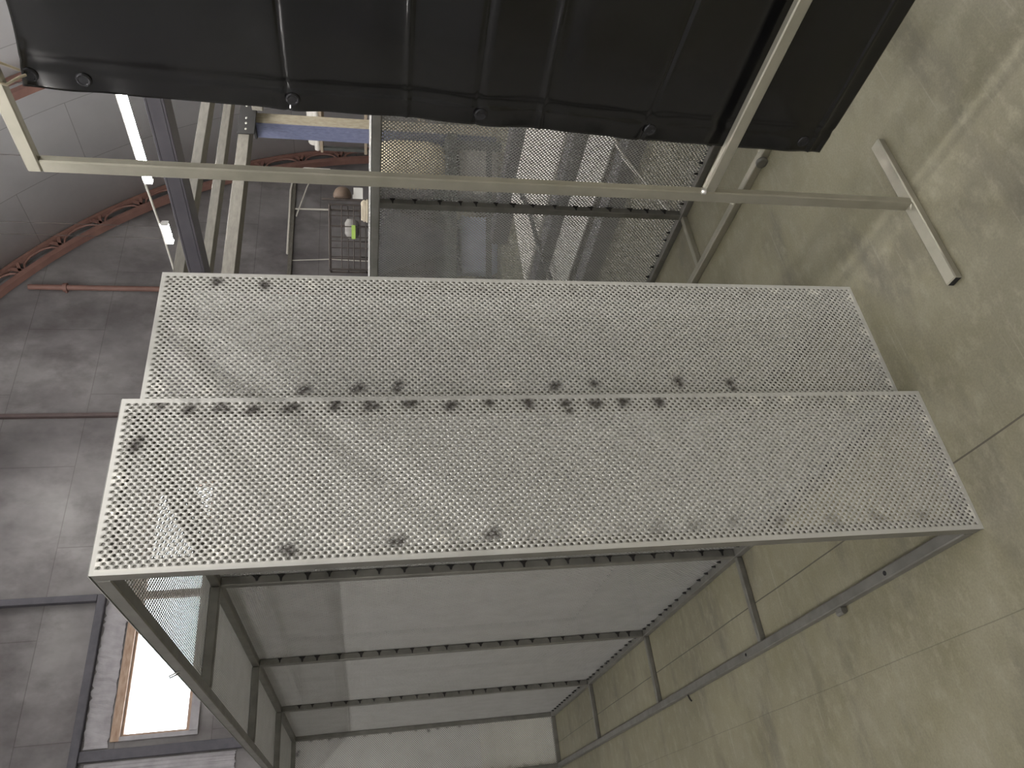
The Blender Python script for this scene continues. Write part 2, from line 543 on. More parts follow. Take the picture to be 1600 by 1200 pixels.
# window: wooden frame, mullions, pane
win = tag(MB().box(WX0, WX1, FY1 + 0.02, FY1 + 0.12, WZ0, WZ0 + 0.05).box(WX0, WX1, FY1 + 0.02, FY1 + 0.12, WZ1 - 0.03, WZ1)
          .box(WX0, WX0 + 0.03, FY1 + 0.02, FY1 + 0.12, WZ0 + 0.05, WZ1 - 0.03).box(WX1 - 0.05, WX1, FY1 + 0.02, FY1 + 0.12, WZ0 + 0.05, WZ1 - 0.03)
          .build('window_1', M['wood_frame']), kind='structure')
MB().box(2.93, 3.02, FY1 + 0.03, FY1 + 0.11, WZ0 + 0.05, WZ1 - 0.03).build('mullion', M['wood_frame'], win)
MB().box(WX0 + 0.02, WX1 - 0.04, FY1 + 0.065, FY1 + 0.071, WZ0 + 0.04, WZ1 - 0.02).build('window_pane', M['glass'], win)
MB().box(WX0 - 0.05, WX1 + 0.07, FY1 - 0.03, FY1, WZ1, WZ1 + 0.10).build('casing', M['wood_frame'], win)
MB().box(WX0 - 0.05, WX0, FY1 - 0.03, FY1, WZ0 - 0.1, WZ1).build('casing', M['foam'], win)
tag(MB().box(WX0, WX1 + 0.07, FY1 - 0.05, FY1, WZ0 - 0.10, WZ0).build('sill', M['foam'], win), 'pale grey sill')

# wall studs, lintel, foam strip, pipe
def rough_strip(x0, x1, z0, z1, n=46):
    """ragged plaster and foam strip on the back wall"""
    mb = MB()
    vs, fs = [], []
    for i in range(n + 1):
        x = x0 + (x1 - x0) * i / n
        for z, jz in ((z0, 0.012), (z0 + (z1 - z0) * .35, 0.01), (z0 + (z1 - z0) * .7, 0.01), (z1, 0.02)):
            vs.append((x, FY1 - 0.012 - rnd.random() * 0.012, z + (rnd.random() - .5) * jz * 2))
    for i in range(n):
        for k in range(3):
            a = i * 4 + k
            fs.append((a, a + 1, a + 5, a + 4))
    mb.add(vs, fs)
    m = len(vs)
    back = [(x, FY1, z) for x, y, z in vs]
    mb.add(back, [f[::-1] for f in fs])
    o = mb.build('trim_1', M['foam'])
    return tag(o, kind='structure')
rough_strip(1.12, 2.9, 4.47, 4.74)
s2 = rough_strip(0.30, 0.96, 3.0, 4.70); s2.name = 'trim_2'
def struct_box(name, x0, x1, y0, y1, z0, z1, mat):
    return tag(MB().box(x0, x1, y0, y1, z0, z1, 0, 0.006).build(name, mat), kind='structure')
struct_box('trim_3', -3.5, 2.98, FY1 - 0.08, FY1, 4.76, 4.86, M['stud'])     # lintel rail
struct_box('trim_4', 2.89, 2.98, FY1 - 0.09, FY1, 4.86, 8.5, M['stud'])      # stud above the window
struct_box('trim_5', 5.70, 5.76, FY1 - 0.07, FY1, 0.0, 8.2, M['rust_dark'])  # middle stud
struct_box('trim_6', 0.98, 1.10, FY1 - 0.05, FY1, 2.6, 4.76, M['stud'])
pipe = MB().tube([(8.15, FY1 - 0.08, 0), (8.15, FY1 - 0.08, 6.75)], 0.045, 12)
pipe.lathe([(0.075, -0.03), (0.075, 0.03)], (8.15, FY1 - 0.08, 6.2), 12).box(8.1, 8.2, FY1 - 0.05, FY1, 6.18, 6.22)
tag(pipe.build('wall_pipe', M['rust']), 'red-brown vertical pipe with a clamp on the end wall under the roof arch', 'pipe')

# arched trusses
def arch(y, label):
    root = thing('roof_arch', label, 'roof arch', (AX, y, 0), 0, 'lattice arches under the vault')
    def chord(r0, r1, wy, name):
        mb = MB()
        n = 64
        a0 = -math.asin(AZ / r0)
        vs, fs = [], []
        for i in range(n + 1):
            t = a0 + (PI - 2 * a0) * i / n
            for r, yy in ((r0, -wy), (r1, -wy), (r1, wy), (r0, wy)):
                vs.append((r * math.cos(t), yy, max(0.0, AZ + r * math.sin(t))))
        for i in range(n):
            for k in range(4):
                fs.append((i * 4 + k, i * 4 + (k + 1) % 4, i * 4 + 4 + (k + 1) % 4, i * 4 + 4 + k))
        mb.add(vs, fs)
        mb.add(vs[:4], [(0, 1, 2, 3)]).add(vs[-4:], [(3, 2, 1, 0)])
        return mb.build(name, M['rust'], root)
    chord(8.06, 8.15, 0.06, 'lower_chord')
    chord(8.36, 8.41, 0.05, 'upper_chord')
    # web: pairs of curved bars that meet at nodes
    mb = MB()
    n = 34
    step = PI / n
    for i in range(n):
        t0, t1 = step * (i + 0.06), step * (i + 0.94)
        pts = []
        for k in range(9):
            u = k / 8
            t = t0 + (t1 - t0) * u
            r = 8.16 + 0.19 * math.sin(PI * u) ** 0.5
            pts.append((r * math.cos(t), 0, AZ + r * math.sin(t)))
        mb.tube(pts, 0.02, 6)
        tn = step * i
        for dt in (-0.05, 0.05):
            mb.bar((8.15 * math.cos(tn + dt * step), 0, AZ + 8.15 * math.sin(tn + dt * step)),
                   (8.37 * math.cos(tn - dt * 2 * step), 0, AZ + 8.37 * math.sin(tn - dt * 2 * step)), 0.05, 0.04, (0, 1, 0))
    mb.build('lattice_web', M['rust'], root)
    return root
arch(8.82, 'red-brown lattice roof arch against the end wall, seen in full curve')
arch(5.95, 'red-brown lattice roof arch nearer the camera, glimpsed beside the top of the black curtain')

# ------------------------------------------------------------------ perforated cages
TB = 0.032
def cage(label, x0, x1, y0, H, nb, bay, mirror=False, spots=(), mat='galv', matb='galv_dull', roof=True, rail='tube'):
    """open front at x0 (or x1 when mirrored), sheet back on the other long side"""
    W = x1 - x0
    L = nb * bay
    root = thing('perforated_cage', label, 'metal cage', (x0, y0, 0), 0)
    fx = lambda x: (W - x) if mirror else x
    def B(name, xa, xb, ya, yb, za, zb, mat='tube', weld=None):
        xa, xb = sorted((fx(xa), fx(xb)))
        mb = MB().box(xa, xb, ya, yb, za, zb, 0, 0.003)
        if weld:
            weld(mb)
        return mb.build(name, [M[mat], M['weld']], root)
    # long rails
    B('front_rail', 0, TB, TB, L - TB, H - TB, H)
    B('back_rail', W - TB - .002, W - .002, TB, L - TB, H - TB, H)
    B('front_rail', 0, TB, TB, L - TB, 0, TB, rail)
    def base_weld(mb):
        n = int(L / 0.085)
        for i in range(n):
            y = 0.1 + i * 0.085 + rnd.uniform(-.02, .02)
            if y > L - .1: continue
            x = fx(W - .002 - .004)
            mb.lathe([(0.006, 0), (0.004, 0.012), (0.001, 0.018)], (x - (0.0 if mirror else .004), y, TB + 0.001 + .0), 6, 1)
    B('back_rail', W - TB - .002, W - .002, TB, L - TB, 0, TB, 'tube', base_weld)
    # corner posts
    for xa in (0, W - TB - .002):
        for ya in (0, L - TB):
            B('corner_post', xa, xa + TB, ya, ya + TB, 0, H)
    # end rails
    for ya in (0, L - TB):
        for za in (0, H - TB):
            B('end_rail', TB, W - TB - .002, ya, ya + TB, za, za + TB)
    # posts with tacks, cross rails
    def post_weld(mb, y):
        n = int(H / 0.088)
        for i in range(n):
            z = 0.10 + i * 0.088 + rnd.uniform(-.018, .018)
            if z > H - .08: continue
            for sy in (-1, 1):
                xx = fx(W - .004)
                sgn = 1 if mirror else -1
                yy = y + (0 if sy < 0 else TB)
                h = rnd.uniform(.010, .017)
                d = TB * rnd.uniform(.55, .85)
                # dark fan of burnt weld on the post side, pointing away from the sheet
                vs = [(xx, yy, z - h), (xx, yy, z + h), (xx + sgn * d * .45, yy, z + h * .35), (xx + sgn * d, yy, z + h * .12), (xx + sgn * d, yy, z - h * .25), (xx + sgn * d * .45, yy, z - h * .4)]
                top = [(a, b + sy * .004, c) for a, b, c in vs]
                m = len(vs)
                mb.add(vs + top, [tuple(range(m)), tuple(range(m, 2 * m))] + [(k, (k + 1) % m, m + (k + 1) % m, m + k) for k in range(m)], 1)
    for i in range(1, nb):
        y = i * bay - TB / 2
        B('post', W - TB - .002, W - .002, y, y + TB, TB, H - TB, 'tube', lambda mb, y=y: post_weld(mb, y))
        B('floor_rail', TB, W - TB - .002, y + .004, y + TB - .004, 0, TB * .8, rail)
        B('roof_rail', TB, W - TB - .002, y, y + TB, H - TB, H)
    # sheets: ends, back bays, roof bays
    ep = perforated('end_panel', W, H, M[mat], root, th=0.0018, spots=spots)
    ep.location = (0, -0.002, 0)
    e2 = copy_obj(ep, root)
    e2.name = 'end_panel'
    e2.location = (0, L, 0)
    first = None
    for i in range(nb):
        if first is None:
            first = perforated('back_panel', bay - 0.001, H, M[matb], root)
            bp = first
        else:
            bp = copy_obj(first, root)
        bp.rotation_euler = (0, 0, PI / 2)
        bp.location = (W if not mirror else 0.002, i * bay, 0)
    first = None
    for i in range(nb if roof else 0):
        if first is None:
            first = perforated('roof_panel', W, bay - 0.001, M[matb], root)
            rp = first
        else:
            rp = copy_obj(first, root)
        rp.rotation_euler = (-PI / 2, 0, 0)
        rp.location = (0, i * bay, H + 0.0022)
    return root

SPOTS_A = [(0.379, 1.921, 0), (0.373, 1.857, 0), (0.372, 1.791, 0), (0.371, 1.728, 0), (0.375, 1.647, 0), (0.375, 1.548, 0), (0.375, 1.464, 0), (0.377, 1.373, 0), (0.373, 1.277, 0), (0.375, 1.183, 0), (0.375, 1.087, 0), (0.368, 0.998, 0), (0.367, 0.923, 0), (0.372, 0.853, 0), (0.371, 0.756, 0), (0.371, 0.669, 0.4), (0.374, 0.581, 0.5), (0.377, 0.495, 1), (0.381, 0.402, 1), (0.376, 0.308, 0.5), (0.379, 0.216, 1), (0.382, 0.114, 1), (0.206, 1.975, 1), (0.132, 1.975, 1), (0.059, 1.955, 0.6), (0.025, 1.98, 0.9), (0.037, 1.764, 1), (0.036, 1.633, 0), (0.039, 1.521, 1), (0.041, 1.41, 0), (0.042, 1.318, 1), (0.044, 1.212, 0), (0.04, 1.125, 0.4), (0.044, 1.014, 1), (0.04, 0.908, 0.5), (0.041, 0.84, 0.3), (0.046, 0.746, 0.3), (0.049, 0.647, 0.3), (0.049, 0.537, 0.3), (0.038, 0.399, 0.3), (0.043, 0.277, 0.3), (0.043, 0.159, 0.3), (0.289, 1.956, 0), (0.348, 1.98, 0.4), (0.31, 0.02, 1), (0.27, 0.022, 1), (0.159, 0.015, 1), (0.044, 0.015, 1)]
SPOTS_B = [(x - .425, z, b) for x, z, b in [(0.467, 1.949, 1), (0.466, 1.84, 1), (0.461, 1.725, 0.7), (0.466, 1.625, 0), (0.468, 1.499, 0), (0.467, 1.4, 0), (0.47, 1.257, 0.4), (0.469, 1.121, 1), (0.469, 0.994, 0), (0.47, 0.887, 0), (0.475, 0.65, 0), (0.469, 0.506, 0), (0.47, 0.012, 1), (0.792, 1.853, 0), (0.785, 1.732, 0), (0.789, 1.621, 1), (0.793, 1.277, 0.4), (0.792, 1.162, 0.4), (0.793, 0.899, 0.4), (0.8, 0.571, 0.4), (0.799, 0.359, 0.6), (0.803, 0.265, 1), (0.805, 0.131, 1), (0.781, 0.018, 1), (0.647, 0.018, 1), (0.561, 0.018, 1), (0.793, 1.97, 0.6)]]
A = cage('near perforated steel cage with open left side, its end panel nearest the camera', 0.0, 0.398, 0.0, 2.0, 4, 1.185, False, SPOTS_A)
Bc = cage('perforated steel cage back to back with the nearest one, its end panel set slightly deeper', 0.425, 0.823, 0.067, 1.985, 4, 1.185, False, SPOTS_B, roof=False)
Cc = cage('lower perforated steel cage standing behind the welding curtain frame', 1.53, 1.892, -0.385, 1.445, 4, 1.185, rail='tube_pale')  # bottom rails paler than the posts, light on their tops put into the colour
# small fittings welded on the near cage
MB().box(-0.018, 0.0, 0.628, 0.66, 0.002, 0.026, 0, 0.002).lathe([(0.009, 0), (0.009, 0.034)], (-0.014, 0.627, 0.016), 10, 0, 'y').build('hinge_tab', M['tube'], A)
MB().lathe([(0.007, 0), (0.007, 0.0012)], (0.016, 0.362, TB), 10).build('bolt_hole', M['hole_shade'], A)  # dark disc on the rail, painted in for a hole's shade
MB().lathe([(0.006, 0), (0.006, 0.0012)], (0.016, 1.30, TB), 10).build('bolt_hole', M['hole_shade'], A)
MB().tube([(0.0, 0.79, 1.985), (-0.012, 0.792, 2.012), (-0.012, 0.812, 2.014), (0.0, 0.815, 1.99)], 0.0022, 6).build('wire_hook', M['tube'], A)
MB().tube([(-0.002, 1.975, 0.02), (-0.02, 1.98, 0.012), (-0.028, 1.985, 0.004)], 0.004, 6).build('weld_spur', M['weld'], A)
# ring bolt on the low cage's front rail
MB().lathe([(0.012, -0.006), (0.022, -0.006), (0.022, 0.006), (0.012, 0.006)], (-0.008, 0.567, 0.02), 14, 0, 'x').build('ring_lug', M['tube'], Cc)

# ------------------------------------------------------------------ welding-screen stand and curtain
SX, SY = 0.830, -0.272
TX, TY, TZ = 0.021, 0.033, 0.030
st = thing('curtain_stand', 'pale square-tube stand on long feet holding up the black rubber curtain', 'stand', (SX, SY, 0))
SH, SL = 2.19, 1.9
for yy in (0, -SL):
    MB().box(-TX / 2, TX / 2, yy - TY / 2, yy + TY / 2, 0.022, SH - TZ, 0, 0.003).build('post', M['tube_pale'], st)
    f = MB().box(-0.275, 0.25, yy - 0.018, yy + 0.018, 0, 0.022, 0, 0.003)
    f.box(-0.2756, -0.2749, yy - 0.015, yy + 0.015, 0.003, 0.019, 1).box(0.2499, 0.2506, yy - 0.015, yy + 0.015, 0.003, 0.019, 1)  # dark plates on the foot ends, painted shade of an open tube
    f.build('foot', [M['tube_pale'], M['hole_shade']], st)
    MB().lathe([(0.022, 0), (0.019, 0.004)], (0, yy, 0.021), 4).build('weld_seam', M['tube_pale'], st)
MB().box(-TX / 2, TX / 2, -SL - TY / 2, TY / 2, SH - TZ, SH, 0, 0.003).build('top_bar', M['tube_pale'], st)
MB().box(-TX / 2, TX / 2, -SL + TY / 2, -TY / 2, 0.600, 0.600 + TZ, 0, 0.003).build('lower_bar', M['tube_pale'], st)
MB().lathe([(0.009, 0), (0.007, 0.008), (0.003, 0.011)], (-TX / 2 - .001, -TY / 2 - .004, 0.629), 10).build('weld_bead', M['bolt'], st)

def curtain():
    x0 = 0.882
    y_hi, y_lo, z0, z1 = -0.385, -2.15, 0.335, 2.155
    ny, nz = 70, 420
    creases = [1.640, 1.39, 1.230, 1.075, 0.823, 0.371]
    vs, fs = [], []
    rs = random.Random(5)
    ph = [rs.uniform(0, 6.28) for _ in range(12)]
    eye = [2.139, 2.041, 1.631, 1.221, 0.812, 0.40]
    def off(s, z):
        d = 0.006 * math.sin(2.1 * s + 0.8 * z + ph[0]) + 0.003 * math.sin(5.2 * s - 1.7 * z + ph[1])
        for i, c in enumerate(creases):
            cz = c + (0.010 if i % 2 else -0.004) * s + 0.006 * math.sin(3.0 * s + ph[3 + i])
            g = abs(z - cz)
            d += (-0.0065 if i % 2 else 0.0065) * math.exp(-g / 0.005) * (0.8 + 0.2 * math.sin(7 * s + ph[i]))
            d += 0.005 * math.exp(-(g / 0.06) ** 2) * (1 if i % 2 else -1)
        # puckered hem near the free edge
        e = math.exp(-(s / 0.06) ** 2)
        k = min(abs(z - q) for q in eye)
        d += e * 0.002 * math.sin(42 * z + ph[5]) * math.exp(-(k / 0.12) ** 2)
        d += 0.004 * math.exp(-((s - 0.066) / 0.006) ** 2)
        return d
    def pos(s, v):
        y = y_hi - s - 0.042 * v * max(0, 1 - s / .6) + 0.0015 * math.sin(9 * v)
        ztop = z1 - 0.035 * math.sin(min(1, s / 0.5) * PI)
        z = z0 + (ztop - z0) * v
        return (x0 + off(s, z), y, z)
    for i in range(ny + 1):
        s = (y_hi - y_lo) * ((i / ny) ** 1.35)
        for j in range(nz + 1):
            vs.append(pos(s, j / nz))
    n1 = nz + 1
    for i in range(ny):
        for j in range(nz):
            a = i * n1 + j
            fs.append((a, a + 1, a + n1 + 1, a + n1))
    m = len(vs)
    vs2 = [(x + 0.003, y, z) for x, y, z in vs]
    mb = MB()
    rim = []
    for i in range(ny):
        rim += [(i * n1, (i + 1) * n1, m + (i + 1) * n1, m + i * n1), (i * n1 + nz, m + i * n1 + nz, m + (i + 1) * n1 + nz, (i + 1) * n1 + nz)]
    for j in range(nz):
        rim += [(j, m + j, m + j + 1, j + 1)]
    mb.add(vs + vs2, fs + [tuple(k + m for k in f[::-1]) for f in fs] + rim, 0, True)
    root = mb.build('welding_curtain', M['curtain'], None)
    tag(root, 'glossy black rubber curtain with fold creases and eyelets hung on the tube stand', 'curtain')
    for z in eye:
        p = pos(0.032, (z - z0) / (z1 - z0))
        g = MB()
        g.lathe([(0.009, -0.002), (0.012, -0.0035), (0.015, -0.002), (0.016, 0.003), (0.009, 0.003)], (p[0] - .001, p[1], p[2]), 20, 0, 'x')
        g.lathe([(0.0092, -0.001), (0.0092, 0.002)], (p[0] - .001, p[1], p[2]), 16, 1, 'x')
        tag(g.build('eyelet', [M['eyelet'], M['hole_shade']], root), 'dark metal eyelet')
    return root
M['eyelet'] = simple('blackened_eyelet', (0.025, 0.025, 0.028, 1), (0.04, 0.04, 0.045, 1), 8, 0.25, 0.6)
curtain()
cord = MB().tube([(SX + 0.0, -0.50, SH + 0.004), (SX - 0.022, -0.495, SH - 0.01), (SX - 0.02, -0.482, SH - 0.04), (0.862, -0.462, 2.145), (0.876, -0.458, 2.138)], 0.0028, 8)
cord.tube([(SX - 0.022, -0.50, SH - 0.03), (SX - 0.022, -0.50, SH + 0.003), (SX + 0.022, -0.50, SH + 0.003), (SX + 0.024, -0.50, SH - 0.02), (0.885, -0.462, 2.150)], 0.0028, 8)
tag(cord.build('tie_cord', M['rope']), 'short pale cord tying the top eyelet of the black curtain to the bar', 'cord')

# ------------------------------------------------------------------ lamps
def lamp(x, y, z, label, group, ln=1.2):
    r = thing('ceiling_lamp', label, 'lamp', (x, y, z), 0, group)
    MB().box(-0.016, 0.016, 0, ln, 0.062, 0.085, 0, 0.004).build('housing', M['housing'], r)
    MB().tube([(0, 0.012, 0.03), (0, ln - 0.012, 0.03)], 0.032, 14).build('diffuser', M['led'], r)
    for yy in (0, ln - 0.012):
        MB().box(-0.035, 0.035, yy, yy + 0.012, -0.005, 0.066, 0, 0.003).build('end_cap', M['housing'], r)
    for yy in (ln * .2, ln * .8):
        MB().tube([(0, yy, 0.07), (0, yy, AZ + math.sqrt(AR ** 2 - (x - AX) ** 2) - z + 0.02)], 0.003, 5).build('hanger', M['wire'], r)
    return r
g1 = 'lamps hung over the right side of the hall'
lamp(5.53, 2.80, 3.5, 'lit white tube lamp beside the black curtain edge', g1, 1.33)
lamp(5.62, 4.78, 3.5, 'short lit lamp farther back, just clear of the dark beam', g1, 0.30)
rod = MB().tube([(5.53, 2.0, 3.585), (5.55, 4.0, 3.585), (5.62, 4.9, 3.585), (5.62, 8.99, 3.585)], 0.012, 6)
tag(rod.build('lamp_conduit', M['cable']), 'thin pale conduit running from lamp to lamp under the roof', 'conduit')
lamp(5.53, 0.70, 3.5, 'unseen tube lamp added behind the black curtain, next in the row', g1)  # unseen, added to the row so the roof gets more light
g2 = 'unseen tube lamps around the hall'
for x, y, z in ((-2.6, -4.4, 5.0), (-0.6, -5.2, 3.9), (2.4, -4.6, 3.9), (5.2, 6.2, 6.6), (-3.1, -0.6, 5.1), (-3.1, 3.0, 5.1), (0.6, -6.2, 5.0), (0.6, -3.4, 5.0), (4.2, -5.6, 4.6), (8.4, 0.8, 3.8), (3.4, 1.6, 5.7), (1.3, 4.4, 6.0)):  # unseen: left pair inferred from a shadow edge, most others added for brightness
    lamp(x, y, z, 'unseen white tube lamp hung under the vault to light the hall', g2)

# ------------------------------------------------------------------ overhead steel
bm_ = thing('steel_beam', 'dark grey steel beam crossing overhead behind the cages', 'beam', (2.68, 1.90, 0), 0.05)
MB().box(-0.03, 0.10, -1.9, 4.6, 2.40, 2.415, 0, 0.003).box(-0.03, 0.10, -1.9, 4.6, 2.478, 2.493, 0, 0.003).box(-0.03, -0.018, -1.9, 4.6, 2.415, 2.478).build('beam', M['dark_steel'], bm_)
for yy in (-1.75, 4.4):
    MB().box(-0.03, 0.09, yy, yy + 0.1, 0.012, 2.40, 0, 0.004).box(-0.09, 0.15, yy - .06, yy + .16, 0, 0.012).build('post', M['dark_steel'], bm_)
glab = 'dusty channels lying overhead'
def channel(x0, x1, y, z, label, wy=0.13, h=0.065):
    mb = MB()
    mb.box(x0, x1, y, y + 0.008, z, z + h, 0, 0.002).box(x0, x1, y + 0.008, y + wy, z, z + 0.008).box(x0, x1, y + 0.008, y + wy, z + h - 0.008, z + h)
    return tag(mb.build('steel_channel', M['channel']), label, 'steel channel', glab)
channel(2.62, 6.5, 2.37, 2.585, 'dusty steel channel overhead, farthest from the blue post and cut off by the dark beam')
channel(2.62, 6.5, 2.96, 2.575, 'middle of the three dusty overhead steel channels')
channel(2.55, 6.25, 3.70, 2.55, 'widest dusty overhead channel, bolted to the black bracket on the blue post', 0.2, 0.105)
gp = thing('blue_post', 'blue and pale steel post with a black bolted bracket at its top', 'post', (6.22, 3.86, 0), 0)
MB().box(-0.11, -0.10, -0.06, 0.12, 0.0, 2.52, 0).box(-0.10, 0.05, -0.062, 0.122, 0.0, 2.52, 1).build('column', [M['blue'], M['post_pale']], gp)  # one face blue, the other faces a paler tone
br = MB().box(-0.42, 0.30, -0.178, -0.164, 2.50, 2.665, 0, 0.004).box(-0.14, 0.10, -0.165, 0.12, 2.52, 2.548, 0, 0.004).box(0.06, 0.30, -0.20, -0.17, 2.47, 2.70, 0, 0.004)
brk = br.build('bracket', M['black_steel'], gp)
for i, (x, z) in enumerate(((-0.36, 2.585), (-0.27, 2.588), (-0.19, 2.59), (0.0, 2.60), (0.16, 2.60))):
    MB().lathe([(0.019, 0), (0.019, -0.004), (0.011, -0.005), (0.010, -0.016)], (x, -0.171 if x < .06 else -.2, z), 12, 0, 'y').build('bolt', M['bolt'], brk)
MB().box(-0.06, 0.06, -2.2, -0.17, 2.44, 2.545, 0, 0.004).build('cross_arm', M['channel'], gp)
MB().box(-0.06, 0.06, -2.2, -2.1, 0, 2.44, 0, 0.004).build('rear_leg', M['post_pale'], gp)

# ------------------------------------------------------------------ workbench behind the low cage with its load
# bench frame axes: local x runs along picture's across direction
BX, BY, BR, BT = 5.30, 4.10, -0.63, 0.58
bn = thing('workbench', 'low dark steel workbench behind the low perforated cage', 'workbench', (BX, BY, 0), BR)
MB().box(-1.35, 0.76, -0.1, 1.5, BT - .1, BT, 0, 0.006).build('bench_top', M['bench'], bn)
for sx in (-1.28, 0.62):
    for sy in (-0.05, 1.38):
        MB().box(sx, sx + 0.08, sy, sy + 0.08, 0, BT - .1, 0, 0.004).build('leg', M['bench'], bn)
MB().box(-1.2, 0.62, -0.04, -0.01, 0.10, 0.16).build('stretcher', M['bench'], bn)
bench_m = Matrix.Translation((BX, BY, 0)) @ Matrix.Rotation(BR, 4, 'Z')
def bp(x, y, z=BT):
    return tuple(bench_m @ Vector((x, y, z)))

def blob(prof, n=28, jit=0.012, seed=1, sq=(1, 1)):
    rs = random.Random(seed)
    mb = MB()
    vs, fs = [], []
    pj = [rs.uniform(0, 6.28) for _ in range(4)]
    for i, (r, h) in enumerate(prof):
        for k in range(n):
            t = 2 * PI * k / n
            rr = r * (1 + 0.05 * math.sin(3 * t + pj[0] + h * 4) + 0.035 * math.sin(7 * t + pj[1] - h * 9)) + rs.uniform(-jit, jit) * .5
            vs.append((rr * math.cos(t) * sq[0], rr * math.sin(t) * sq[1], h + (rs.uniform(-jit, jit) if 0 < i < len(prof) - 1 else 0)))
    for i in range(len(prof) - 1):
        for k in range(n):
            k2 = (k + 1) % n
            fs.append((i * n + k, i * n + k2, (i + 1) * n + k2, (i + 1) * n + k))
    mb.add(vs, fs, 0, True)
    mb.add(vs[:n], [tuple(range(n))[::-1]], 0, True).add(vs[-n:], [tuple(range(n))], 0, True)
    return mb
sk = blob([(0.15, 0), (0.19, 0.03), (0.215, 0.15), (0.225, 0.3), (0.22, 0.42), (0.19, 0.52), (0.14, 0.585), (0.07, 0.62), (0.03, 0.63)], seed=4).build('cream_sack', M['sack'])
sk.location = bp(0.50, 0.27); sk.scale = (1.12, 1.12, 1.2)
tag(sk, 'bulging cream woven sack on the dark workbench seen through the mesh', 'sack')
hopper = blob([(0.12, 0), (0.15, 0.1), (0.2, 0.28), (0.27, 0.5), (0.31, 0.62), (0.29, 0.68), (0.15, 0.70), (0.05, 0.705)], seed=9, jit=0.02).build('wrapped_bundle', M['lilac'])
hopper.location = bp(-0.31, 0.37); hopper.scale = (1.2, 1.2, 1.1)
tag(hopper, 'grey lilac wrapped bundle narrowing to its foot on the workbench', 'bundle')

# wire crate standing at the back of the bench
ct = thing('wire_crate', 'rusty wire crate with tall sides behind the cages', 'crate', bp(-0.2, 1.0), BR)
CW, CD, CH = 0.74, 0.36, 1.24
def rods(name, segs, r):
    mb = MB()
    for p, q in segs:
        mb.tube([p, q], r, 6)
    return mb.build(name, M['wire'], ct)
for sx in (-CW / 2, CW / 2):
    for sy in (0, CD):
        rods('upright', [((sx, sy, 0), (sx, sy, CH))], 0.012)
rods('rim', [((-CW / 2, 0, CH), (CW / 2, 0, CH)), ((-CW / 2, CD, CH), (CW / 2, CD, CH)), ((-CW / 2, 0, CH), (-CW / 2, CD, CH)), ((CW / 2, 0, CH), (CW / 2, CD, CH))], 0.011)
rods('front_grid', [((-CW / 2 + CW * i / 6, 0, 0), (-CW / 2 + CW * i / 6, 0, CH)) for i in range(1, 6)] + [((-CW / 2, 0, CH * i / 9), (CW / 2, 0, CH * i / 9)) for i in range(0, 9)], 0.0065)
rods('back_grid', [((-CW / 2 + CW * i / 4, CD, 0), (-CW / 2 + CW * i / 4, CD, CH)) for i in range(1, 4)] + [((-CW / 2, CD, CH * i / 6), (CW / 2, CD, CH * i / 6)) for i in range(0, 6)], 0.0065)
rods('side_grid', [((s * CW / 2, 0, CH * i / 6), (s * CW / 2, CD, CH * i / 6)) for i in range(0, 6) for s in (-1, 1)], 0.0065)
rods('floor_grid', [((-CW / 2 + CW * i / 6, 0, 0.006), (-CW / 2 + CW * i / 6, CD, 0.006)) for i in range(1, 6)], 0.005)
cm = Matrix.Translation(bp(-0.2, 1.0)) @ Matrix.Rotation(BR, 4, 'Z')
def cp(x, y, z):
    return tuple(cm @ Vector((x, y, z)))
bagm = blob([(0.05, 0), (0.10, 0.02), (0.12, 0.06), (0.115, 0.13), (0.07, 0.16), (0.03, 0.165)], seed=12).build('cloth_bag', M['grey_bag'])
bagm.location = cp(0.12, 0.17, 0.902)
tag(bagm, 'small grey cloth bag bundled inside the wire crate', 'bag')
shelf = MB().box(-0.355, 0.355, 0.012, 0.348, 0.885, 0.9, 0).build('crate_shelf', M['wire'], ct)
tg = MB().box(-0.02, 0.14, -0.018, -0.011, 0.945, 0.99, 0, 0.002).build('paper_tag', M['green_tag'])
tg.location = ct.location; tg.rotation_euler = ct.rotation_euler
tag(tg, 'bright yellow-green strip tag hanging on the front of the wire crate', 'tag')
# brown dome and paper on a board fixed beside the crate
bd = thing('notice_post', 'thin dark steel post beside the wire crate carrying the brown dome', 'post', bp(0.22, 0.95), BR)
MB().box(-0.012, 0.012, -0.012, 0.012, 0, 1.32, 0, 0.002).build('upright', M['wire'], bd)
MB().box(-0.08, 0.08, -0.02, 0.02, 0, 0.008).build('base', M['wire'], bd)
dm = Matrix.Translation(bp(0.22, 0.95)) @ Matrix.Rotation(BR, 4, 'Z')
dome = MB().lathe([(0.02, 0.0), (0.09, 0.002), (0.105, 0.02), (0.10, 0.06), (0.08, 0.10), (0.05, 0.125), (0.015, 0.135)], (0, 0, 0), 24, 0, 'x').build('round_dome', M['ball'])
dome.location = tuple(dm @ Vector((0.013, 0, 1.09))); dome.rotation_euler = (0, 0, BR)
tag(dome, 'round rusty brown dome fixed to the thin post by the wire crate', 'dome')
pp = MB().box(0.014, 0.14, -0.018, -0.0125, 0.86, 0.965).box(0.014, 0.06, -0.018, -0.0125, 0.965, 0.975).build('paper_sheet', M['paper'])
pp.location = bd.location; pp.rotation_euler = bd.rotation_euler
tag(pp, 'white paper sheet pinned below the brown dome', 'paper')

